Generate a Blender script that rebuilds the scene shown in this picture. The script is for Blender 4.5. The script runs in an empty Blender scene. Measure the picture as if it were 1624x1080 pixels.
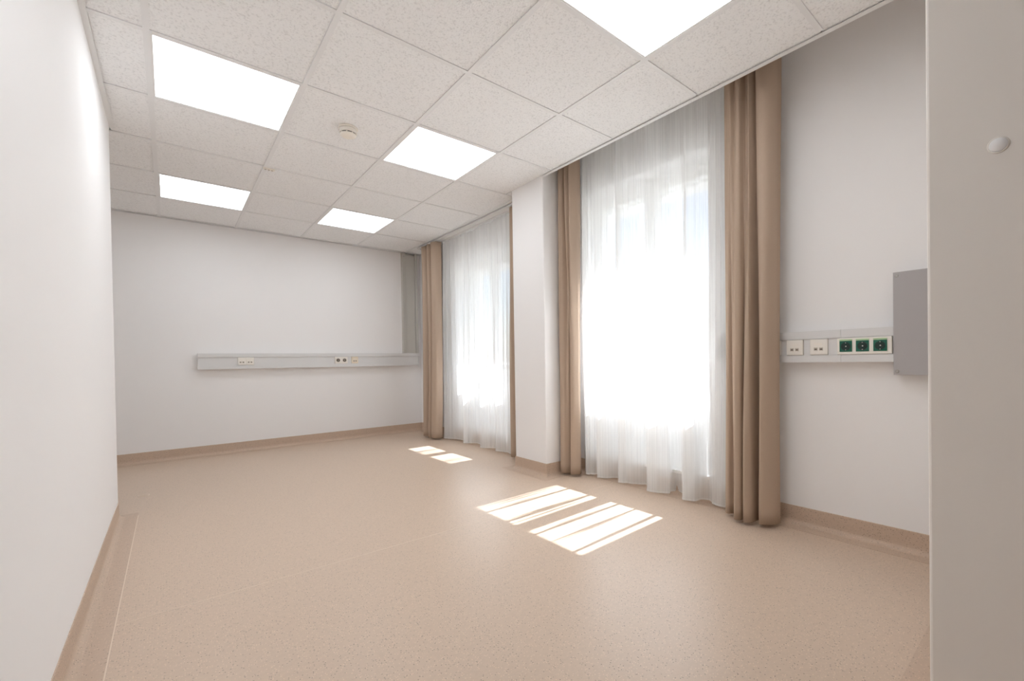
import bpy, bmesh, math, random
from mathutils import Matrix, Vector

random.seed(7)
SC = bpy.context.scene
COL = SC.collection

# ------------------------------------------------------------------ camera
F_PX, W_PX, H_PX = 703.69, 1624.0, 1080.0
YAW, PITCH, ROLL = math.radians(40.0092), math.radians(-0.5571), math.radians(-0.8818)
CAM = Vector((0.0529, -1.9763, 0.937))
fw = Vector((math.sin(YAW) * math.cos(PITCH), math.cos(YAW) * math.cos(PITCH), math.sin(PITCH)))
r0 = Vector((math.cos(YAW), -math.sin(YAW), 0))
u0 = r0.cross(fw)
rt = math.cos(ROLL) * r0 + math.sin(ROLL) * u0
up = -math.sin(ROLL) * r0 + math.cos(ROLL) * u0
cd = bpy.data.cameras.new('camera')
cd.sensor_fit = 'HORIZONTAL'; cd.sensor_width = 36.0
cd.lens = F_PX / W_PX * 36.0
cd.shift_x = -47.845 / W_PX
cd.shift_y = 38.372 / W_PX
cd.clip_start = 0.02
cam = bpy.data.objects.new('camera', cd); COL.objects.link(cam)
cam.matrix_world = Matrix(((rt.x, up.x, -fw.x, CAM.x), (rt.y, up.y, -fw.y, CAM.y), (rt.z, up.z, -fw.z, CAM.z), (0, 0, 0, 1)))
SC.camera = cam

# ------------------------------------------------------------------ sky, sun, exposure
SUN_DIR = Vector((-1.0, -0.045, -1.40)).normalized()      # way the light travels
SKY_STRENGTH, SUN_STRENGTH, PANEL_STRENGTH = 0.22, 40.0, 4.1
world = bpy.data.worlds.new('sky'); SC.world = world; world.use_nodes = True
wn = world.node_tree.nodes; wl = world.node_tree.links
bg = wn['Background']
sky = wn.new('ShaderNodeTexSky'); sky.sky_type = 'NISHITA'; sky.sun_disc = False
sky.sun_elevation = math.atan(1.40); sky.sun_rotation = math.radians(90)
sky.air_density = 1.0; sky.dust_density = 1.6; sky.ozone_density = 1.0
wl.new(sky.outputs[0], bg.inputs[0]); bg.inputs[1].default_value = SKY_STRENGTH
sd = bpy.data.lights.new('sun', 'SUN'); sd.energy = SUN_STRENGTH; sd.angle = math.radians(0.53); sd.color = (0.94, 0.97, 1.03)
sun = bpy.data.objects.new('sun', sd); COL.objects.link(sun)
sun.location = (8, 0, 12); sun.rotation_euler = SUN_DIR.to_track_quat('-Z', 'Y').to_euler()
vs = SC.view_settings
vs.view_transform = 'Standard'; vs.look = 'None'; vs.gamma = 1.0; vs.exposure = 0.42
try: vs.use_curve_mapping = False
except Exception: pass
try:
    SC.cycles.max_bounces = 12; SC.cycles.diffuse_bounces = 6; SC.cycles.transparent_max_bounces = 16
except Exception: pass

# ------------------------------------------------------------------ materials
def lin(c):
    return tuple(((v / 255) / 12.92 if v / 255 <= 0.04045 else ((v / 255 + 0.055) / 1.055) ** 2.4) for v in c) + (1.0,)
def new_mat(name):
    m = bpy.data.materials.new(name); m.use_nodes = True
    return m, m.node_tree.nodes, m.node_tree.links
def plain(name, rgb, rough=0.5, metal=0.0, spec=0.5, bump=0.0, scale=200.0, var=0.0):
    m, n, l = new_mat(name)
    b = n['Principled BSDF']
    b.inputs['Base Color'].default_value = lin(rgb); b.inputs['Roughness'].default_value = rough
    b.inputs['Metallic'].default_value = metal; b.inputs['Specular IOR Level'].default_value = spec
    if bump or var:
        g = n.new('ShaderNodeNewGeometry')
        t = n.new('ShaderNodeTexNoise'); t.inputs['Scale'].default_value = scale; t.inputs['Detail'].default_value = 3
        l.new(g.outputs['Position'], t.inputs['Vector'])
        if bump:
            bp = n.new('ShaderNodeBump'); bp.inputs['Strength'].default_value = bump; bp.inputs['Distance'].default_value = 0.002
            l.new(t.outputs['Fac'], bp.inputs['Height']); l.new(bp.outputs[0], b.inputs['Normal'])
        if var:
            mx = n.new('ShaderNodeMix'); mx.data_type = 'RGBA'
            c = lin(rgb)
            mx.inputs['A'].default_value = tuple(v * (1 - var) for v in c[:3]) + (1,)
            mx.inputs['B'].default_value = tuple(min(1, v * (1 + var)) for v in c[:3]) + (1,)
            l.new(t.outputs['Fac'], mx.inputs['Factor']); l.new(mx.outputs['Result'], b.inputs['Base Color'])
    return m

def emit_mat(name, rgb, strength):
    m, n, l = new_mat(name)
    b = n['Principled BSDF']; b.inputs['Base Color'].default_value = (0.8, 0.8, 0.8, 1)
    b.inputs['Emission Color'].default_value = rgb; b.inputs['Emission Strength'].default_value = strength
    return m

def floor_mat(name, base, rough=0.36):
    m, n, l = new_mat(name)
    b = n['Principled BSDF']; b.inputs['Roughness'].default_value = rough
    b.inputs['Specular IOR Level'].default_value = 0.32
    g = n.new('ShaderNodeNewGeometry')
    def speck(scale, thr, col, prev, seed):
        mp = n.new('ShaderNodeMapping'); mp.inputs['Location'].default_value = (seed, seed * 1.7, seed * 0.3)
        l.new(g.outputs['Position'], mp.inputs['Vector'])
        v = n.new('ShaderNodeTexVoronoi'); v.inputs['Scale'].default_value = scale
        l.new(mp.outputs[0], v.inputs['Vector'])
        lt = n.new('ShaderNodeMath'); lt.operation = 'LESS_THAN'; lt.inputs[1].default_value = thr
        l.new(v.outputs['Distance'], lt.inputs[0])
        sep = n.new('ShaderNodeSeparateColor'); l.new(v.outputs['Color'], sep.inputs[0])
        gt = n.new('ShaderNodeMath'); gt.operation = 'GREATER_THAN'; gt.inputs[1].default_value = 0.55
        l.new(sep.outputs[0], gt.inputs[0])
        mu = n.new('ShaderNodeMath'); mu.operation = 'MULTIPLY'; l.new(lt.outputs[0], mu.inputs[0]); l.new(gt.outputs[0], mu.inputs[1])
        mx = n.new('ShaderNodeMix'); mx.data_type = 'RGBA'
        l.new(mu.outputs[0], mx.inputs['Factor']); l.new(prev, mx.inputs['A']); mx.inputs['B'].default_value = lin(col)
        return mx.outputs['Result']
    ns = n.new('ShaderNodeTexNoise'); ns.inputs['Scale'].default_value = 60; ns.inputs['Detail'].default_value = 4
    l.new(g.outputs['Position'], ns.inputs['Vector'])
    c = lin(base)
    mx = n.new('ShaderNodeMix'); mx.data_type = 'RGBA'
    mx.inputs['A'].default_value = tuple(v * 0.93 for v in c[:3]) + (1,); mx.inputs['B'].default_value = tuple(v * 1.07 for v in c[:3]) + (1,)
    l.new(ns.outputs['Fac'], mx.inputs['Factor'])
    o = mx.outputs['Result']
    dk = tuple(int(v * 0.80) for v in base); lt_ = tuple(min(255, int(v * 1.12)) for v in base)
    o = speck(110, 0.22, dk, o, 0.0); o = speck(150, 0.25, lt_, o, 3.1); o = speck(70, 0.12, tuple(int(v * 0.66) for v in base), o, 7.7)
    l.new(o, b.inputs['Base Color'])
    return m

def tile_mat():
    m, n, l = new_mat('mineral_fibre')
    b = n['Principled BSDF']; b.inputs['Roughness'].default_value = 0.9; b.inputs['Specular IOR Level'].default_value = 0.2
    g = n.new('ShaderNodeNewGeometry')
    t = n.new('ShaderNodeTexNoise'); t.inputs['Scale'].default_value = 95; t.inputs['Detail'].default_value = 5; t.inputs['Roughness'].default_value = 0.65
    l.new(g.outputs['Position'], t.inputs['Vector'])
    t2 = n.new('ShaderNodeTexVoronoi'); t2.inputs['Scale'].default_value = 120
    l.new(g.outputs['Position'], t2.inputs['Vector'])
    r = n.new('ShaderNodeValToRGB')
    r.color_ramp.elements[0].position = 0.36; r.color_ramp.elements[0].color = lin((228, 228, 228))
    r.color_ramp.elements[1].position = 0.47; r.color_ramp.elements[1].color = lin((247, 247, 247))
    l.new(t.outputs['Fac'], r.inputs[0]); l.new(r.outputs[0], b.inputs['Base Color'])
    ad = n.new('ShaderNodeMath'); ad.operation = 'ADD'; l.new(t.outputs['Fac'], ad.inputs[0]); l.new(t2.outputs['Distance'], ad.inputs[1])
    bp = n.new('ShaderNodeBump'); bp.inputs['Strength'].default_value = 0.5; bp.inputs['Distance'].default_value = 0.003
    l.new(ad.outputs[0], bp.inputs['Height']); l.new(bp.outputs[0], b.inputs['Normal'])
    return m

def sheer_mat(name, rgb, clear):
    m, n, l = new_mat(name)
    n.remove(n['Principled BSDF']); out = n['Material Output']
    tr = n.new('ShaderNodeBsdfTransparent'); tr.inputs[0].default_value = (1, 1, 1, 1)
    tl = n.new('ShaderNodeBsdfTranslucent'); tl.inputs[0].default_value = lin(rgb)
    df = n.new('ShaderNodeBsdfDiffuse'); df.inputs[0].default_value = lin(rgb)
    a = n.new('ShaderNodeMixShader'); a.inputs[0].default_value = 0.5
    l.new(tl.outputs[0], a.inputs[1]); l.new(df.outputs[0], a.inputs[2])
    # fine warp: vertical threads, slightly denser and looser
    g = n.new('ShaderNodeNewGeometry'); mp = n.new('ShaderNodeMapping'); mp.inputs['Scale'].default_value = (160, 160, 0.5)
    t = n.new('ShaderNodeTexNoise'); t.inputs['Scale'].default_value = 1.0; t.inputs['Detail'].default_value = 2
    l.new(g.outputs['Position'], mp.inputs[0]); l.new(mp.outputs[0], t.inputs['Vector'])
    mr = n.new('ShaderNodeMapRange'); mr.inputs[1].default_value = 0.3; mr.inputs[2].default_value = 0.7
    mr.inputs[3].default_value = 1 - clear - 0.06; mr.inputs[4].default_value = 1 - clear + 0.06
    l.new(t.outputs['Fac'], mr.inputs[0])
    b = n.new('ShaderNodeMixShader'); l.new(mr.outputs[0], b.inputs[0])
    l.new(tr.outputs[0], b.inputs[1]); l.new(a.outputs[0], b.inputs[2]); l.new(b.outputs[0], out.inputs[0])
    return m

def drape_mat(name, rgb):
    m, n, l = new_mat(name)
    n.remove(n['Principled BSDF']); out = n['Material Output']
    g = n.new('ShaderNodeNewGeometry')
    w1 = n.new('ShaderNodeTexNoise'); w1.inputs['Scale'].default_value = 700; w1.inputs['Detail'].default_value = 2
    l.new(g.outputs['Position'], w1.inputs['Vector'])
    c = lin(rgb); mx = n.new('ShaderNodeMix'); mx.data_type = 'RGBA'
    mx.inputs['A'].default_value = tuple(v * 0.84 for v in c[:3]) + (1,); mx.inputs['B'].default_value = tuple(v * 1.16 for v in c[:3]) + (1,)
    l.new(w1.outputs['Fac'], mx.inputs['Factor'])
    bp = n.new('ShaderNodeBump'); bp.inputs['Strength'].default_value = 0.35; bp.inputs['Distance'].default_value = 0.001
    l.new(w1.outputs['Fac'], bp.inputs['Height'])
    df = n.new('ShaderNodeBsdfDiffuse'); tl = n.new('ShaderNodeBsdfTranslucent')
    l.new(mx.outputs['Result'], df.inputs[0]); l.new(mx.outputs['Result'], tl.inputs[0]); l.new(bp.outputs[0], df.inputs['Normal'])
    s = n.new('ShaderNodeMixShader'); s.inputs[0].default_value = 0.05
    l.new(df.outputs[0], s.inputs[1]); l.new(tl.outputs[0], s.inputs[2]); l.new(s.outputs[0], out.inputs[0])
    return m

def pane_mat():
    m, n, l = new_mat('clear_glass')
    n.remove(n['Principled BSDF']); out = n['Material Output']
    tr = n.new('ShaderNodeBsdfTransparent'); tr.inputs[0].default_value = (0.96, 0.97, 0.97, 1)
    gl = n.new('ShaderNodeBsdfGlossy'); gl.inputs['Roughness'].default_value = 0.02
    mx = n.new('ShaderNodeMixShader'); mx.inputs[0].default_value = 0.06
    l.new(tr.outputs[0], mx.inputs[1]); l.new(gl.outputs[0], mx.inputs[2]); l.new(mx.outputs[0], out.inputs[0])
    return m
def frosted_mat():
    m, n, l = new_mat('frosted_glass')
    n.remove(n['Principled BSDF']); out = n['Material Output']
    tl = n.new('ShaderNodeBsdfTranslucent'); tl.inputs[0].default_value = (0.75, 0.77, 0.78, 1)
    df = n.new('ShaderNodeBsdfDiffuse'); df.inputs[0].default_value = (0.8, 0.81, 0.82, 1)
    mx = n.new('ShaderNodeMixShader'); mx.inputs[0].default_value = 0.93
    l.new(tl.outputs[0], mx.inputs[1]); l.new(df.outputs[0], mx.inputs[2]); l.new(mx.outputs[0], out.inputs[0])
    return m

M = dict(
    wall=plain('wall_paint', (244, 242, 241), 0.75, spec=0.25, bump=0.05, scale=220),
    entry=plain('entry_wall_paint', (240, 234, 227), 0.7, spec=0.25, bump=0.04, scale=220),
    white=plain('white_enamel', (238, 237, 235), 0.4),
    grid=plain('grid_enamel', (238, 238, 238), 0.5),
    tile=tile_mat(),
    floor=floor_mat('vinyl_floor', (208, 186, 166)),
    skirt=floor_mat('vinyl_skirting', (200, 177, 157), 0.42),
    weld=plain('weld_cord', (228, 210, 192), 0.4),
    slab=plain('concrete', (190, 186, 180), 0.9, bump=0.3, scale=40),
    render=plain('outer_render', (225, 222, 215), 0.9),
    ground=plain('terrace_paving', (92, 92, 88), 0.9, var=0.1, scale=3),
    panel=emit_mat('light_diffuser', (0.935, 1.0, 1.06, 1), PANEL_STRENGTH),
    alu=plain('anodised_aluminium', (224, 223, 222), 0.42, metal=0.1),
    alu_shaded=plain('shaded_aluminium', (196, 193, 186), 0.45, metal=0.1),  # darker aluminium copy, shade on the riser put into its colour
    plate=plain('grey_powder_coat', (176, 172, 172), 0.55, bump=0.08, scale=500),
    plug=plain('white_plastic', (240, 235, 227), 0.35),
    door=plain('dark_oak', (104, 78, 58), 0.5, var=0.15, scale=6),
    cream=plain('cream_plastic', (236, 222, 200), 0.4),
    green=plain('green_plastic', (10, 96, 74), 0.3),
    greend=plain('dark_green_plastic', (4, 44, 38), 0.35),
    greenl=plain('pale_green_film', (176, 205, 160), 0.4),
    dark=plain('dark_hole', (46, 42, 38), 0.7),
    taupe=plain('taupe_plastic', (206, 198, 187), 0.6),  # taupe tone shared by port flaps and clip studs
    port=plain('port_hollow', (120, 110, 98), 0.7),
    steel=plain('steel_screw', (168, 165, 160), 0.3, metal=0.9),
    beige_plastic=plain('beige_plastic', (242, 236, 226), 0.45),
    drape=drape_mat('beige_woven_fabric', (192, 171, 152)),
    sheer=sheer_mat('white_voile', (250, 250, 249), 0.20),
    hem=sheer_mat('white_voile_hem', (250, 250, 249), 0.12),
    glass=pane_mat(), frost=frosted_mat(),
)

# ------------------------------------------------------------------ helpers
class MB:
    def __init__(s): s.v = []; s.f = []
    def box(s, x0, x1, y0, y1, z0, z1):
        b = len(s.v)
        s.v += [(x, y, z) for z in (z0, z1) for (x, y) in ((x0, y0), (x1, y0), (x1, y1), (x0, y1))]
        s.f += [tuple(b + i for i in q) for q in ((3, 2, 1, 0), (4, 5, 6, 7), (0, 1, 5, 4), (1, 2, 6, 5), (2, 3, 7, 6), (3, 0, 4, 7))]
        return s
    def lathe(s, prof, c=(0, 0, 0), axis='z', n=40, sgn=1):
        # prof: (radius, height) pairs, turned about the axis through c
        b = len(s.v)
        for (r, h) in prof:
            for k in range(n):
                a = 2 * math.pi * k / n; p, q = r * math.cos(a), r * math.sin(a)
                s.v.append({'z': (c[0] + p, c[1] + q, c[2] + sgn * h), 'y': (c[0] + p, c[1] + sgn * h, c[2] + q), 'x': (c[0] + sgn * h, c[1] + p, c[2] + q)}[axis])
        for i in range(len(prof) - 1):
            for k in range(n):
                s.f.append((b + i * n + k, b + i * n + (k + 1) % n, b + (i + 1) * n + (k + 1) % n, b + (i + 1) * n + k))
        s.f.append(tuple(b + k for k in range(n))); s.f.append(tuple(b + (len(prof) - 1) * n + k for k in range(n)))
        return s
    def data(s, name, mat, smooth=False, off=(0, 0, 0)):
        me = bpy.data.meshes.new(name)
        me.from_pydata([(v[0] - off[0], v[1] - off[1], v[2] - off[2]) for v in s.v], [], s.f)
        bm = bmesh.new(); bm.from_mesh(me); bmesh.ops.recalc_face_normals(bm, faces=bm.faces); bm.to_mesh(me); bm.free()
        if smooth:
            for p in me.polygons: p.use_smooth = len(p.vertices) <= 4
        me.materials.append(mat); me.update()
        return me
    def build(s, name, mat, parent=None, smooth=False, bevel=0.0, off=(0, 0, 0)):
        o = bpy.data.objects.new(name, s.data(name, mat, smooth, off)); COL.objects.link(o)
        if parent: o.parent = parent
        if bevel:
            md = o.modifiers.new('bevel', 'BEVEL'); md.width = bevel; md.segments = 2; md.limit_method = 'ANGLE'
        return o
def box(*a): return MB().box(*a)
def tag(o, label=None, cat=None, group=None, kind=None):
    if label: o['label'] = label
    if cat: o['category'] = cat
    if group: o['group'] = group
    if kind: o['kind'] = kind
    return o
def thing(name, loc, label, cat, rz=0.0, group=None, kind=None):
    o = bpy.data.objects.new(name, None); COL.objects.link(o); o.empty_display_size = 0.1
    o.location = loc; o.rotation_euler = (0, 0, rz)
    return tag(o, label, cat, group, kind)

# ------------------------------------------------------------------ room dimensions
XL, XA, XW, XO = -0.205, -1.5, 2.72, 3.10        # near left wall face, alcove end, window wall inner and outer face
YF, YC, YN, YB = 3.81, 1.79, -1.747, -3.2        # far wall, end of left wall, niche wall, wall behind the camera
XE = 1.50                                        # entry wall face on the right
PX, PY0, PY1 = 2.36, 0.735, 1.15                 # pillar face and sides
CE, TOP = 2.41, 2.65                             # suspended ceiling, slab
OPEN = [(-0.50, 0.63), (1.64, 2.77)]; Z0, ZT = 0.15, (2.30, 2.13)

fl = tag(box(XA, XW, YB, YF, -0.1, 0).build('floor', M['floor']), 'speckled beige vinyl floor with faint welded seams', 'floor', kind='structure')
for (x0, x1, y0, y1) in ((-0.1175, -0.1135, YB, 1.80), (-0.1135, 2.60, 0.248, 0.252)):
    box(x0, x1, y0, y1, 0, 0.0005).build('weld_seam', M['weld'], fl)

tag(box(XA, XW + 0.0, YF, YF + 0.15, 0, TOP).build('wall_far', M['wall']), 'white painted far wall with the long grey socket trunking', 'wall', kind='structure')
tag(box(XA, XL, YB, YC, 0, TOP).build('wall_left', M['wall'], bevel=0.006), 'bright white wall close by on the left, ending in a corner', 'wall', kind='structure')
tag(box(XA - 0.1, XA, YC, YF, 0, TOP).build('wall_alcove', M['wall']), 'white end wall of the alcove hidden behind the left wall', 'wall', kind='structure')
tag(box(XL, XE, YB - 0.1, YB, 0, TOP).build('wall_back', M['wall']), 'white wall at the back of the entry, behind the viewer', 'wall', kind='structure')
tag(box(XE, XW, YB, YN, 0, TOP).build('wall_entry', M['entry'], bevel=0.006), 'warm white wall corner filling the right edge of the view', 'wall', kind='structure')
ww = MB()
ys = [YB, OPEN[0][0], OPEN[0][1], OPEN[1][0], OPEN[1][1], YF + 0.15]
for i in (0, 2, 4): ww.box(XW, XO, ys[i], ys[i + 1], 0, TOP)
for (a, b), zt in zip(OPEN, ZT):
    ww.box(XW, XO, a, b, 0, Z0); ww.box(XW, 2.94, a, b, zt, TOP); ww.box(2.94, XO, a, b, zt - .128, TOP)
tag(ww.build('wall_window', M['wall']), 'white window wall on the right with two tall window openings', 'wall', kind='structure')
tag(box(PX, XW, PY0, PY1, 0, TOP).build('wall_pillar', M['wall'], bevel=0.008), 'white wall pillar projecting between the two curtained windows', 'pillar', kind='structure')

dr = thing('added_door', (0.62, YB, 0), 'closed dark wooden door added unseen behind the viewer to absorb bounced light', 'door', kind='structure')  # unseen door added to cut the light bounced around the entry
MB().box(-.50, .50, .001, .045, 0.004, 2.10).build('leaf', M['door'], dr, bevel=.002)
MB().box(-.57, -.505, .001, .06, 0, 2.17).box(.505, .57, .001, .06, 0, 2.17).box(-.505, .505, .001, .06, 2.105, 2.17).build('door_frame', M['door'], dr)
MB().box(-.45, -.43, .046, .10, 1.04, 1.06).box(-.45, -.32, .088, .106, 1.04, 1.06).build('handle', M['steel'], dr)
# coved vinyl skirting
PROF = [(0.0, 0.104), (0.003, 0.104), (0.004, 0.10), (0.004, 0.036)] + \
       [(0.036 - 0.032 * math.cos(a), 0.034 - 0.032 * math.sin(a)) for a in [math.pi / 2 * k / 6 for k in range(1, 7)]] + [(0.088, 0.0012), (0.088, 0.0002), (0.0, 0.0002)]
def skirting(path, names, mat):
    n = len(path); offs = []
    d = [(Vector(path[i + 1]) - Vector(path[i])).normalized() for i in range(n - 1)]
    nr = [Vector((v.y, -v.x)) for v in d]
    for i in range(n):
        if i == 0: offs.append(nr[0])
        elif i == n - 1: offs.append(nr[-1])
        else: offs.append((nr[i - 1] + nr[i]) / (1 + nr[i - 1].dot(nr[i])))
    done = {}
    for i, (nm, lb) in enumerate(names):
        if nm not in done: done[nm] = (MB(), lb)
        mb = done[nm][0]; b = len(mb.v); k = len(PROF)
        for j in (i, i + 1):
            for (o, z) in PROF: mb.v.append((path[j][0] + offs[j].x * o, path[j][1] + offs[j].y * o, z))
        for q in range(k - 1): mb.f.append((b + q, b + q + 1, b + k + q + 1, b + k + q))
        mb.f.append(tuple(b + q for q in range(k))); mb.f.append(tuple(b + k + q for q in range(k)))
    for nm, (mb, lb) in done.items():
        tag(mb.build(nm, mat), lb, 'baseboard', kind='structure')
skirting([(XA, YF), (XW, YF), (XW, PY1), (PX, PY1), (PX, PY0), (XW, PY0), (XW, YN), (XE, YN), (XE, YB)],
         [('baseboard_far', 'beige coved vinyl baseboard along the far wall'),
          ('baseboard_window_far', 'beige baseboard below the far window'),
          ('baseboard_pillar', 'beige baseboard wrapped around the foot of the pillar'), ('baseboard_pillar', ''), ('baseboard_pillar', ''),
          ('baseboard_window_near', 'beige coved baseboard below the near window and the green sockets'),
          ('baseboard_niche', 'beige baseboard of the niche beside the entry wall'), ('baseboard_entry', 'beige baseboard of the entry wall')], M['skirt'])
skirting([(XL, YB), (XL, YC), (XA, YC)], [('baseboard_left', 'beige coved baseboard along the bright left wall'), ('baseboard_alcove', 'beige baseboard around the corner of the left wall')], M['skirt'])

# ------------------------------------------------------------------ suspended ceiling
cl = tag(box(XA - 0.1, XO, YB - 0.1, YF + 0.15, TOP, TOP + 0.12).build('ceiling', M['wall']), 'suspended ceiling of speckled white square tiles in a grid', 'ceiling', kind='structure')
T = 0.625
LIGHTS = [(0, -2), (2, -2), (0, 1), (2, 1), (0, 4), (2, 4)]
G = 0.012
full = MB().box(-T / 2 + G / 2, T / 2 - G / 2, -T / 2 + G / 2, T / 2 - G / 2, 0, 0.015).data('tile', M['tile'])
def tile(x0, x1, y0, y1):
    if abs(x1 - x0 - T) < 1e-4 and abs(y1 - y0 - T) < 1e-4:
        o = bpy.data.objects.new('tile', full); COL.objects.link(o); o.parent = cl
        o.location = ((x0 + x1) / 2, (y0 + y1) / 2, CE + 0.004)
    else:
        e = 0.003
        box(x0 + e, x1 - e, y0 + e, y1 - e, CE + 0.004, CE + 0.019).build('tile', M['tile'], cl)
def tee(x0, x1, y0, y1, nm): box(x0, x1, y0, y1, CE - 0.001, CE + 0.0035).build(nm, M['grid'], cl)
HW = 0.012
# main runners (along the room)
for x, y0, y1 in ((0.0, YB, YF), (0.625, YB, YF), (1.25, YB, YF), (1.875, YN, YF), (2.5, PY1, YF), (-0.625, YC, YF), (-1.25, YC, YF)):
    tee(x - HW, x + HW, y0, y1, 'main_runner')
for j in range(-6, 7):
    y0, y1 = j * T, (j + 1) * T
    yb = y0
    y0 = max(y0, YB); y1 = min(y1, YF)
    if y1 <= y0: continue
    xs = [0.0, 0.625, 1.25, 1.875]
    cells = []
    if j == -3:   # row cut by the niche wall
        cells += [(1.25, XE, y0, YN), (1.25, 1.875, YN, y1), (1.875, 2.363, YN, y1)]
        xs = [0.0, 0.625, 1.25]
    elif j < -3:
        cells += [(1.25, XE, y0, y1)]; xs = [0.0, 0.625, 1.25]
    elif j == 1: cells += [(1.875, 2.363, y0, y1), (2.363, 2.5, PY1, y1), (2.5, XW, PY1, y1)]
    elif j > 1: cells += [(1.875, 2.5, y0, y1), (2.5, XW, y0, y1)]
    else: cells += [(1.875, 2.363, y0, y1)]
    if j <= 2: cells.append((XL, 0.0, y0, y1))
    if j == 2: cells.append((-0.625, XL, YC, y1))
    if j >= 3: cells += [(-0.625, 0, y0, y1), (-1.25, -0.625, y0, y1), (XA, -1.25, y0, y1)]
    for a in range(len(xs) - 1):
        if (a, j) not in LIGHTS: cells.append((xs[a], xs[a + 1], y0, y1))
    for c in cells: tile(*c)
    # cross tees on the far side of the row
    if y1 < YF - 1e-3:
        segs = []
        left = [-1.5, -1.25, -0.625] if j >= 2 else [XL]
        right = [1.875, 2.5, XW] if j >= 1 else ([1.875, 2.352] if j >= -3 else [XE])
        if j == 0: right = [1.875, 2.352]
        pts = left + [0.0, 0.625, 1.25] + right
        for a in range(len(pts) - 1):
            tee(pts[a] + HW, pts[a + 1] - HW, y1 - HW, y1 + HW, 'cross_tee')
# wall angle trims
def trim(i, lab, *b): tag(box(*b).build('trim_%d' % i, M['grid']), lab, 'ceiling trim', kind='structure')
trim(1, 'thin white ceiling angle along the top of the left wall', XL, XL + 0.022, YB, YC + 0.022, CE - 0.0025, CE - 0.0012)
trim(2, 'thin white ceiling angle along the top of the far wall', XA, XW, YF - 0.022, YF, CE - 0.0025, CE - 0.0012)
trim(3, 'white edge profile of the ceiling in front of the near curtains', 2.352, 2.378, YN, PY0, CE - 0.0035, CE - 0.0012)
tag(box(2.366, 2.378, YN, PY0, CE - 0.0011, TOP).build('trim_4', M['grid']), 'white upstand closing the ceiling edge above the near curtains', 'ceiling trim', kind='structure')

pm_frame = MB()
for b in ((-.3005, .3005, -.3005, -.292), (-.3005, .3005, .292, .3005), (-.3005, -.292, -.292, .292), (.292, .3005, -.292, .292)): pm_frame.box(*b, 0.0, 0.028)
pf = pm_frame.data('frame', M['white']); pdif = MB().box(-.2915, .2915, -.2915, .2915, 0.003, 0.012).data('diffuser', M['panel'])
phs = MB().box(-.2915, .2915, -.2915, .2915, 0.013, 0.03).data('housing', M['white'])
LAB = {(0, -2): 'square ceiling light panel nearest the entry, beside the left wall', (2, -2): 'large square ceiling light panel cut by the top edge of the view, near the curtains',
       (0, 1): 'square ceiling light panel by the left wall, in front of the smoke detector', (2, 1): 'square ceiling light panel right of the smoke detector',
       (0, 4): 'square ceiling light panel at the far end on the left', (2, 4): 'square ceiling light panel at the far end, nearest the far window'}
for (i, j) in LIGHTS:
    t = thing('ceiling_light', ((i + .5) * T, (j + .5) * T, CE + 0.0005), LAB[(i, j)], 'ceiling light', group='flush light panels in the ceiling')
    for nm, me in (('frame', pf), ('diffuser', pdif), ('housing', phs)):
        o = bpy.data.objects.new(nm, me); COL.objects.link(o); o.parent = t

# ------------------------------------------------------------------ windows
def window(idx, dy, lab, Z1):
    t = thing('window_%d' % idx, (2.89, 0.02 + dy, Z0), lab, 'window', kind='structure')
    def P(mb, nm, mat, par=t, **k): return mb.build(nm, mat, par, off=(2.89, 0.02 + dy, Z0) if par is t else (0, 0, 0), **k)
    a, b = -0.50 + dy, 0.63 + dy
    x0, x1 = 2.86, 2.93
    fr = MB().box(x0, x1, a, a + .04, Z0, Z1).box(x0, x1, b - .04, b, Z0, Z1).box(x0, x1, a + .04, b - .04, Z0, Z0 + .03).box(x0, x1, a + .04, b - .04, Z1 - .065, Z1)
    P(fr, 'window_frame', M['white'])
    P(MB().box(x0, x1, a + .04, b - .04, .742, .80), 'transom', M['white'])
    m = 0.06 + dy
    for (p, q) in ((a + .042, m - .01), (m + .01, b - .042)):
        s0, s1 = 2.85, 2.915
        w = .05
        sash = MB().box(s0, s1, p, p + w, .80, (Z1 - .066)).box(s0, s1, q - w, q, .80, (Z1 - .066)).box(s0, s1, p + w, q - w, .80, .83).box(s0, s1, p + w, q - w, Z1 - .128, (Z1 - .066))
        P(sash, 'sash', M['white'])
        P(MB().box(2.884, 2.892, p + w, q - w, .83, Z1 - .128), 'pane', M['glass'])
        P(MB().box(2.884, 2.894, p, q, Z0 + .03, .742), 'frosted_pane', M['frost'])
    P(MB().box(2.87, 2.91, m - .01, m + .01, Z0 + .03, (Z1 - .066)), 'mullion', M['white'])
    P(MB().box(2.80, 2.85, m - .022, m - .012, 1.30, 1.42).box(2.835, 2.85, m - .032, m - .004, 1.26, 1.34), 'handle', M['alu'])
    P(MB().box(2.70, 2.86, a, b, Z0, Z0 + .02), 'sill', M['white'])
    g = thing('guard_rail', (3.02, 0.02 + dy, 0.88), 'slim metal guard rail outside the %s window' % ('near' if idx == 1 else 'far'), 'railing')
    MB().lathe([(.016, 0), (.016, b - a)], (0, a - 0.02 - dy, .025), 'y', 16).build('rail_bar', M['alu'], g, smooth=True)
    for y in (a + .02, b - .02): MB().box(-.008, .06, y - .008 - .02 - dy, y + .008 - .02 - dy, .015, .035).build('bracket', M['alu'], g)
window(1, 0.0, 'tall white casement window behind the near sheer curtain', ZT[0])
window(2, 2.14, 'tall white casement window behind the far sheer curtain', ZT[1])

# outside
tag(box(XO, 30, -25, 30, -0.5, -0.2).build('terrace_ground', M['ground']), 'grey paving outside the windows', 'ground', kind='structure')
tag(box(XO, 3.87, 1.2, 3.96, 2.60, 2.78).build('added_shade_slab', M['render']), 'pale slab added unseen outside to keep sun off the far window', 'added sun shade', kind='structure')  # invented slab, added to lower the sun's cutoff at the far window

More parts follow.
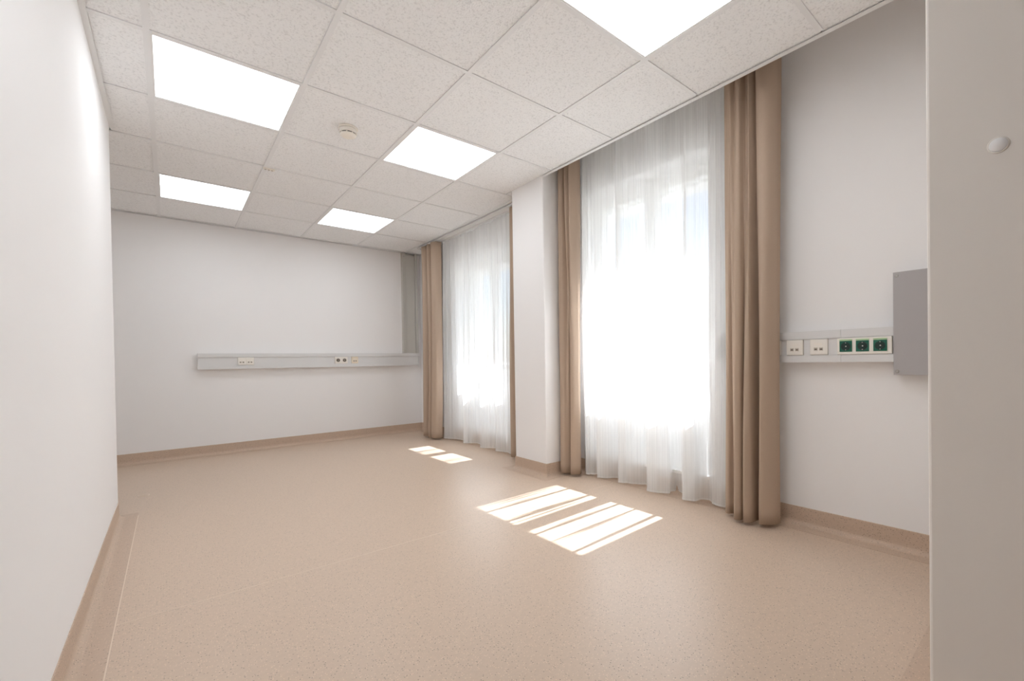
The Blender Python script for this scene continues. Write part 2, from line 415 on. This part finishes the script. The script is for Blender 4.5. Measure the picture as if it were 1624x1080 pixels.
# ------------------------------------------------------------------ curtains
def catmull(pts, per=16):
    P = [Vector(p) for p in pts]; P = [P[0] * 2 - P[1]] + P + [P[-1] * 2 - P[-2]]
    out = []
    for i in range(1, len(P) - 2):
        a, b, c, d = P[i - 1:i + 3]
        for k in range(per):
            t = k / per
            out.append(0.5 * (2 * b + (c - a) * t + (2 * a - 5 * b + 4 * c - d) * t * t + (3 * b - a - 3 * c + d) * t ** 3))
    out.append(P[-2]); return out
def resample(p, n):
    s = [0.0]
    for i in range(1, len(p)): s.append(s[-1] + (p[i] - p[i - 1]).length)
    out = []; j = 0
    for k in range(n):
        d = s[-1] * k / (n - 1)
        while j < len(p) - 2 and s[j + 1] < d: j += 1
        t = (d - s[j]) / max(1e-9, s[j + 1] - s[j]); out.append(p[j].lerp(p[j + 1], min(1, max(0, t))))
    return out
def grid_mesh(rows):
    mb = MB(); n = len(rows[0])
    for r in rows: mb.v += r
    for i in range(len(rows) - 1):
        for k in range(n - 1): mb.f.append((i * n + k, i * n + k + 1, (i + 1) * n + k + 1, (i + 1) * n + k))
    return mb
def curtain(name, lab, top, bot, zt, zb, kind, N, rows, b0, pleat, npl, seed, group, sway=0.0):
    rnd = random.Random(seed)
    tp = resample(catmull(top), N); bp = resample(catmull(bot), N)
    ph = [rnd.uniform(0, 6.28) for _ in range(6)]; AM = [rnd.choice((0.25, 0.5, 0.9, 1.25)) for _ in range(40)]
    def at(k, z):
        t = (zt - z) / (zt - zb)
        s = t * t * (3 - 2 * t); b = b0 + (1 - b0) * (0.35 * t + 0.65 * s)
        p = tp[k].lerp(bp[k], b)
        u = k / (N - 1)
        fi = npl * (u + 0.010 * math.sin(11 * u + ph[0]) + 0.006 * math.sin(29 * u + ph[3]) + 0.012 * t * math.sin(7 * u + ph[5]))
        i0 = int(fi); fr_ = fi - i0; amp = AM[i0 % len(AM)] * (1 - fr_) + AM[(i0 + 1) % len(AM)] * fr_
        pl = pleat * (0.45 * (1 - t) + (0.25 + 0.75 * amp) * min(1, 1.7 * t)) * (1 - 0.85 * min(1, max(0, t - 0.55) / 0.35))
        x = p.x + pl * math.sin(2 * math.pi * fi)
        om = -(0.3 + 1.3 * t) * pl * math.sin(4 * math.pi * fi)
        w = 0.006 * t * (1 - t) * 4
        x += w * math.sin(24 * u + 3.0 * t + ph[1]) + 0.5 * w * math.sin(61 * u - 2.2 * t + ph[2])
        y = p.y + om + sway * math.sin(math.pi * t) + w * 0.7 * math.sin(17 * u + 2 * t + ph[4])
        return (x, y, z)
    ym = (bot[0][1] + bot[-1][1]) / 2; xm = sum(p[0] for p in bot) / len(bot); base = (xm, ym, zb)
    t = thing(name, base, lab, 'curtain', group=group)
    zs = [zt + (zb - zt) * i / rows for i in range(rows + 1)]
    mat = M['sheer'] if kind == 'sheer' else M['drape']; hm = M['hem'] if kind == 'sheer' else M['drape']
    fab = grid_mesh([[at(k, z) for k in range(N)] for z in zs]).build('fabric', mat, t, smooth=True, off=base)
    def strip(nm, z0, z1, d, m, sub=2):
        rr = []
        for i in range(sub + 1):
            z = z0 + (z1 - z0) * i / sub; r = []
            for k in range(N):
                p = Vector(at(k, z)); q = Vector(at(min(N - 1, k + 1), z)) - Vector(at(max(0, k - 1), z)); nn = Vector((q.y, -q.x, 0)).normalized()
                r.append(tuple(p + nn * d))
            rr.append(r)
        return grid_mesh(rr).build(nm, m, t, smooth=True, off=base)
    o1 = strip('hem', zb + 0.012, zb - 0.0005, 0.0012, hm) if kind == 'sheer' else fab
    o2 = strip('heading_tape', zt + 0.0005, zt - (0.035 if kind == 'sheer' else 0.06), -0.0015 if kind == 'sheer' else -0.0006, hm)
    if kind != 'sheer':
        for o in (fab, o2):
            md = o.modifiers.new('thickness', 'SOLIDIFY'); md.thickness = 0.0022; md.offset = 0
    g = MB().lathe([(.004, -.004), (.004, .012)], (0, 0, 0), 'z', 10).data('glider', M['white'])
    cnt = max(3, int(abs(top[0][1] - top[-1][1]) / 0.075))
    for i in range(cnt):
        k = int((N - 1) * (i + .5) / cnt); p = at(k, zt)
        o = bpy.data.objects.new('glider', g); COL.objects.link(o); o.parent = t; o.location = (p[0] - base[0], p[1] - base[1], p[2] - base[2])
    return t

def cx(x): return 2.585 + (x - 2.57) * 0.55      # depth of the sheer folds
hem_near = [(2.66, .60), (2.64, .56), (2.60, .525), (2.63, .49), (2.665, .45), (2.64, .385), (2.590, .40), (2.615, .345), (2.675, .30), (2.71, .25), (2.68, .185), (2.605, .195), (2.63, .14), (2.665, .07), (2.71, .0),
            (2.68, -.085), (2.585, -.075), (2.60, -.16), (2.645, -.213), (2.70, -.20), (2.715, -.25), (2.69, -.37), (2.595, -.345), (2.62, -.423), (2.68, -.43), (2.70, -.48), (2.65, -.535), (2.64, -.59), (2.66, -.64)]
curtain('sheer_curtain', 'white sheer curtain glowing in the near window between two beige drapes',
        [(2.64, .60), (2.62, .2), (2.62, -.2), (2.62, -.655)], hem_near, 2.614, 0.018, 'sheer', 700, 44, 0.45, 0.015, 17, 3, 'white sheer curtains')
hem_far = [(2.565, 2.868), (2.60, 2.80), (2.645, 2.72), (2.66, 2.62), (2.665, 2.50), (2.62, 2.44), (2.575, 2.435), (2.60, 2.39), (2.655, 2.345), (2.68, 2.28), (2.655, 2.20),
           (2.575, 2.07), (2.59, 2.02), (2.645, 1.96), (2.67, 1.90), (2.62, 1.84), (2.595, 1.80), (2.62, 1.72), (2.635, 1.65), (2.615, 1.58), (2.625, 1.50)]
curtain('sheer_curtain', 'white sheer curtain at the far window, between the pillar and the far wall',
        [(2.615, 2.865), (2.615, 2.4), (2.615, 1.9), (2.615, 1.46)], hem_far, 2.378, 0.018, 'sheer', 600, 40, 0.40, 0.014, 19, 5, 'white sheer curtains')
curtain('beige_drape', 'wide beige drape of heavy folds hanging right of the near window',
        [(2.58, -.672), (2.56, -.70), (2.50, -.735), (2.53, -.765), (2.49, -.80), (2.54, -.815), (2.53, -.84), (2.49, -.85), (2.54, -.872), (2.50, -.89), (2.51, -.93), (2.56, -.97), (2.63, -.975)],
        [(2.59, -.655), (2.556, -.662), (2.545, -.685), (2.575, -.712), (2.515, -.738), (2.480, -.752), (2.492, -.778), (2.53, -.788), (2.478, -.806), (2.505, -.836), (2.56, -.845), (2.60, -.852), (2.565, -.866), (2.512, -.876), (2.53, -.91), (2.57, -.938), (2.615, -.945), (2.635, -.925)],
        2.614, 0.022, 'drape', 260, 40, 0.12, 0.0, 1, 11, 'beige drapes beside the windows')
curtain('beige_drape', 'beige drape hanging between the pillar and the near sheer curtain',
        [(2.62, .725), (2.53, .72), (2.49, .69), (2.52, .665), (2.575, .655), (2.54, .64), (2.49, .635), (2.51, .61), (2.575, .60), (2.54, .585), (2.50, .575), (2.54, .55), (2.60, .545)],
        [(2.63, .718), (2.53, .718), (2.484, .704), (2.488, .665), (2.53, .64), (2.585, .625), (2.59, .60), (2.545, .60), (2.498, .60), (2.505, .575), (2.55, .55), (2.58, .565)],
        2.614, 0.022, 'drape', 240, 40, 0.12, 0.0, 1, 13, 'beige drapes beside the windows')
curtain('beige_drape', 'beige drape at the far end, beside the corner of the far wall',
        [(2.60, 3.31), (2.54, 3.30), (2.50, 3.26), (2.52, 3.20), (2.59, 3.17), (2.60, 3.13), (2.52, 3.14), (2.50, 3.08), (2.56, 3.05), (2.50, 3.02), (2.50, 2.95), (2.52, 2.90), (2.585, 2.885)],
        [(2.59, 3.24), (2.51, 3.235), (2.455, 3.20), (2.47, 3.16), (2.56, 3.12), (2.59, 3.08), (2.52, 3.085), (2.455, 3.06), (2.455, 3.03), (2.535, 3.015), (2.54, 2.99), (2.46, 2.985), (2.455, 2.95), (2.485, 2.90), (2.55, 2.885)],
        2.378, 0.022, 'drape', 240, 36, 0.2, 0.0, 1, 17, 'beige drapes beside the windows', sway=-0.02)
curtain('beige_drape', 'narrow strip of beige drape at the far window, half hidden by the pillar',
        [(2.58, 1.44), (2.535, 1.42), (2.52, 1.37), (2.56, 1.33), (2.53, 1.28), (2.56, 1.23), (2.60, 1.20)],
        [(2.585, 1.47), (2.545, 1.475), (2.53, 1.43), (2.57, 1.39), (2.52, 1.35), (2.56, 1.30), (2.52, 1.26), (2.58, 1.22)],
        2.378, 0.022, 'drape', 160, 36, 0.2, 0.0, 1, 19, 'beige drapes beside the windows')

def rail(lab, y0, y1, zt, xc):
    t = thing('curtain_rail', (xc, (y0 + y1) / 2, zt), lab, 'curtain rail', group='white double curtain rails')
    h = (y1 - y0) / 2
    for dx in (-.045, .035):
        MB().box(dx - .011, dx - .003, -h, h, -.016, 0).box(dx + .003, dx + .011, -h, h, -.016, 0).box(dx - .003, dx + .003, -h, h, -.004, 0).build('track', M['white'], t)
    MB().box(-.034, .024, -h, h, -.006, 0).build('web', M['white'], t)
    for s in (-1, 1): MB().box(-.058, .048, s * h - (.004 if s < 0 else 0), s * h + (.004 if s > 0 else 0), -.018, 0).build('end_cap', M['white'], t)
rail('white double curtain rail under the ceiling at the far window', 1.18, 3.42, CE - 0.002, 2.58)
rail('white double curtain rail in the recess above the near window', -1.06, 0.722, TOP, 2.58)

# ------------------------------------------------------------------ socket trunking
def mount(name, loc, rz, lab, cat, group=None): return thing(name, loc, lab, cat, rz, group)
def trunk_body(t, L, segs, d=0.06, cuts=()):
    # local x runs along the wall, -y out of the wall, z up from the lower edge
    for (a, b) in segs:
        MB().box(a, b, -d, 0, 0.0, 0.034).box(a, b, -d + .0025, 0, 0.034, 0.038).build('lower_channel', M['alu'], t)
        MB().box(a, b, -d, 0, 0.126, 0.165).box(a, b, -d + .0025, 0, 0.122, 0.126).box(a, b, -d - .001, -d, 0.149, 0.151).build('upper_channel', M['alu'], t)
        MB().box(a, b, -.02, 0, 0.038, 0.122).build('back_channel', M['alu'], t)
    xs = [0.0]
    for (a, b) in cuts: xs += [a, b]
    xs.append(L)
    for i in range(0, len(xs), 2):
        if xs[i + 1] - xs[i] > 0.004:
            MB().box(xs[i] + .0006, xs[i + 1] - .0006, -d + .009, -.021, 0.0385, 0.1215).build('cover', M['alu'], t)
def end_cap(t, x, d=0.06, s=-1):
    MB().box(min(x, x + s * .003), max(x, x + s * .003), -d, 0, 0, 0.165).build('end_cap', M['alu'], t)
def data_outlet(t, x0, x1, d=0.06, zc=0.08, mat='plug'):
    w = x1 - x0; c = (x0 + x1) / 2; y = -d - .004
    p = MB().box(x0, x1, y, -.022, zc - .041, zc + .041).build('data_outlet', M[mat], t, bevel=.002)
    MB().box(x0 + .006, x1 - .006, y - .002, y, zc - .034, zc + .034).build('centre_plate', M[mat], p)
    for s in (-1, 1):
        MB().box(c + s * .0125 - .009, c + s * .0125 + .009, y - .003, y - .002, zc - .020, zc - .002).build('port_flap', M['taupe'], p)
        MB().box(c + s * .0125 - .006, c + s * .0125 + .006, y - .0036, y - .003, zc - .016, zc - .008).build('port', M['port'], p)
    MB().box(c - .018, c + .018, y - .0028, y - .002, zc + .010, zc + .018).build('label_strip', M['beige_plastic'], p)
    return p
def socket_frame(t, x0, x1, d=0.06, zc=0.08):
    return MB().box(x0, x1, -d - .004, -.022, zc - .041, zc + .041).build('socket_frame', M['plug'], t, bevel=.002)
def schuko(p, c, d, zc, body, well, hole, w=.027, film=None):
    y = -d - .004
    MB().box(c - w, c + w, y - .003, y, zc - w, zc + w).build('insert', M[body], p, bevel=.001)
    mb = MB().lathe([(.021, 0), (.021, .0008), (.0195, .0014), (.019, .0002)], (c, y - .003, zc), 'y', 32, -1); mb.build('well', M[well], p)
    for s in (-1, 1): MB().lathe([(.0028, 0), (.0028, .0012)], (c + s * .0095, y - .0033, zc), 'y', 14, -1).build('pin_hole', M[hole], p)
    MB().lathe([(.0032, 0), (.0028, .002)], (c + .001, y - .0033, zc), 'y', 14, -1).build('screw', M['white'], p)  # highlight on the screw head put into its white colour
    for s in (-1, 1): MB().box(c - .002, c + .002, y - .0055, y - .003, zc + s * .0175 - .0025, zc + s * .0175 + .0025).build('earth_clip', M['steel'], p)
    if film: MB().box(c - w, c + w, y - .0032, y, zc + w + .0005, zc + w + .0075).build('label_film', M[film], p)

# near wall trunking with the green sockets
Y0 = -0.567
t = mount('socket_trunking', (XW, Y0, 0.905), -math.pi / 2, 'pale grey socket trunking with three green sockets on the near wall', 'trunking')
def yx(y): return Y0 - y
outs = [(yx(-.857), yx(-.939)), (yx(-.970), yx(-1.052)), (yx(-1.087), yx(-1.168))]
fr = (yx(-1.212), yx(-1.436))
Lr = yx(-1.442)
trunk_body(t, Lr, [(0, yx(-1.2265)), (yx(-1.2275), Lr)], cuts=outs + [fr])
end_cap(t, 0)
for o in outs: data_outlet(t, *o)
p = socket_frame(t, *fr)
for y in (-1.250, -1.320, -1.391): schuko(p, yx(y), 0.06, 0.079, 'green', 'greend', 'dark', film='greenl')
t = mount('junction_box', (XW, -1.442, 0.845), -math.pi / 2, 'flat grey metal junction box on the wall right of the green sockets', 'junction box')
MB().box(0.0015, .27, -.066, 0, 0.0, .476).build('housing', M['plate'], t)
MB().box(0.0005, .271, -.070, -.0662, -.001, .477).build('cover_plate', M['plate'], t, bevel=.001)
for x in (.014, .257):
    for z in (.016, .46):
        s = MB().lathe([(.008, 0), (.008, .0015), (.006, .0022)], (x, -.0702, z), 'y', 20, -1).build('screw', M['steel'], t)
        MB().lathe([(.003, .0022), (.003, .0026)], (x, -.0702, z), 'y', 10, -1).build('screw_slot', M['plate'], s)

# far wall trunking
X0 = 0.275
t = mount('socket_trunking', (X0, YF, 0.897), 0, 'long grey socket trunking running across the far wall', 'trunking')
def xx(x): return x - X0
d1 = (xx(.611), xx(.684)); d2 = (xx(.684), xx(.758)); sk = (xx(1.585), xx(1.732)); d3 = (xx(1.780), xx(1.857))
trunk_body(t, xx(2.655), [(0, xx(2.655))], cuts=[d1, d2, sk, d3])
end_cap(t, 0); end_cap(t, xx(2.655), s=1)
for o in (d1, d2): data_outlet(t, *o)
p = socket_frame(t, *sk)
for x in (1.622, 1.695): schuko(p, xx(x), 0.06, 0.08, 'plug', 'port', 'dark')
data_outlet(t, *d3, mat='cream')
t = mount('riser_trunking', (2.455, YF, 1.064), 0, 'upright grey trunking rising to the ceiling in the far corner', 'trunking')
H = CE - 0.004 - 1.064
MB().box(0, .034, -.06, 0, 0, H).box(.172, .204, -.06, 0, 0, H).box(.034, .172, -.02, 0, 0, H).box(.0365, .038, -.058, -.02, 0, H).box(.168, .1695, -.058, -.02, 0, H).build('channel', M['alu_shaded'], t)
MB().box(.0385, .1675, -.056, -.021, 0, H - .03).box(.050, .052, -.0572, -.056, 0, H - .03).box(.056, .058, -.0572, -.056, 0, H - .03).build('cover', M['alu_shaded'], t)
MB().lathe([(.006, 0), (.005, .002)], (.018, -.0602, H - .05), 'y', 16, -1).build('screw', M['steel'], t)

# ------------------------------------------------------------------ ceiling devices, wall cap, floor cap
t = thing('smoke_detector', (.9375, .9375, CE + .004), 'round cream smoke detector in the middle of a ceiling tile', 'smoke detector')
MB().lathe([(.058, 0), (.058, .006), (.055, .010), (.050, .0105)], (0, 0, 0), 'z', 48, -1).build('base', M['beige_plastic'], t, smooth=True)
MB().lathe([(.046, .0105), (.046, .013)], (0, 0, 0), 'z', 48, -1).build('gap', M['dark'], t)
MB().lathe([(.051, .013), (.052, .015), (.051, .034), (.050, .036)], (0, 0, 0), 'z', 48, -1).build('body', M['beige_plastic'], t, smooth=True)
MB().lathe([(.044, .036), (.044, .042)], (0, 0, 0), 'z', 48, -1).build('smoke_slot', M['dark'], t)
for k in range(8):
    a = k * math.pi / 4 + 0.3; c, s = math.cos(a), math.sin(a)
    MB().box(.0425 * c - .004, .0425 * c + .004, .0425 * s - .004, .0425 * s + .004, -.042, -.036).build('slot_rib', M['beige_plastic'], t)
MB().lathe([(.048, .042), (.047, .046), (.040, .052), (.02, .054), (.001, .0545)], (0, 0, 0), 'z', 48, -1).build('cap', M['beige_plastic'], t, smooth=True)

t = thing('ceiling_clip', (.650, 1.893, CE - .001), 'small beige clip on a crossing of the ceiling grid', 'clip')
MB().box(-.038, .038, -.014, .014, -.010, 0).build('base_plate', M['beige_plastic'], t, bevel=.002)
for x in (-.022, 0.0, .022): MB().lathe([(.007, 0), (.006, .004)], (x, 0, -.010), 'z', 16, -1).build('stud', M['taupe'], t)

t = thing('wall_cap', (XE, -1.872, 1.409), 'small round white cap on the warm wall at the right edge', 'wall cap')
MB().lathe([(.0185, 0), (.0185, .0012), (.017, .0022)], (0, 0, 0), 'x', 40, -1).build('rim', M['entry'], t, smooth=True)
MB().lathe([(.0155, .0022), (.0145, .0034), (.001, .0038)], (0, 0, 0), 'x', 40, -1).build('disc', M['wall'], t, smooth=True)

t = thing('floor_cap', (-0.108, 2.352, 0), 'faint round cap set in the floor behind the left wall corner', 'floor cap')
MB().lathe([(.034, 0), (.033, .002), (.028, .0022)], (0, 0, 0), 'z', 36).build('rim', M['weld'], t, smooth=True)
MB().lathe([(.027, .0022), (.027, .0026)], (0, 0, 0), 'z', 36).build('disc', M['floor'], t)
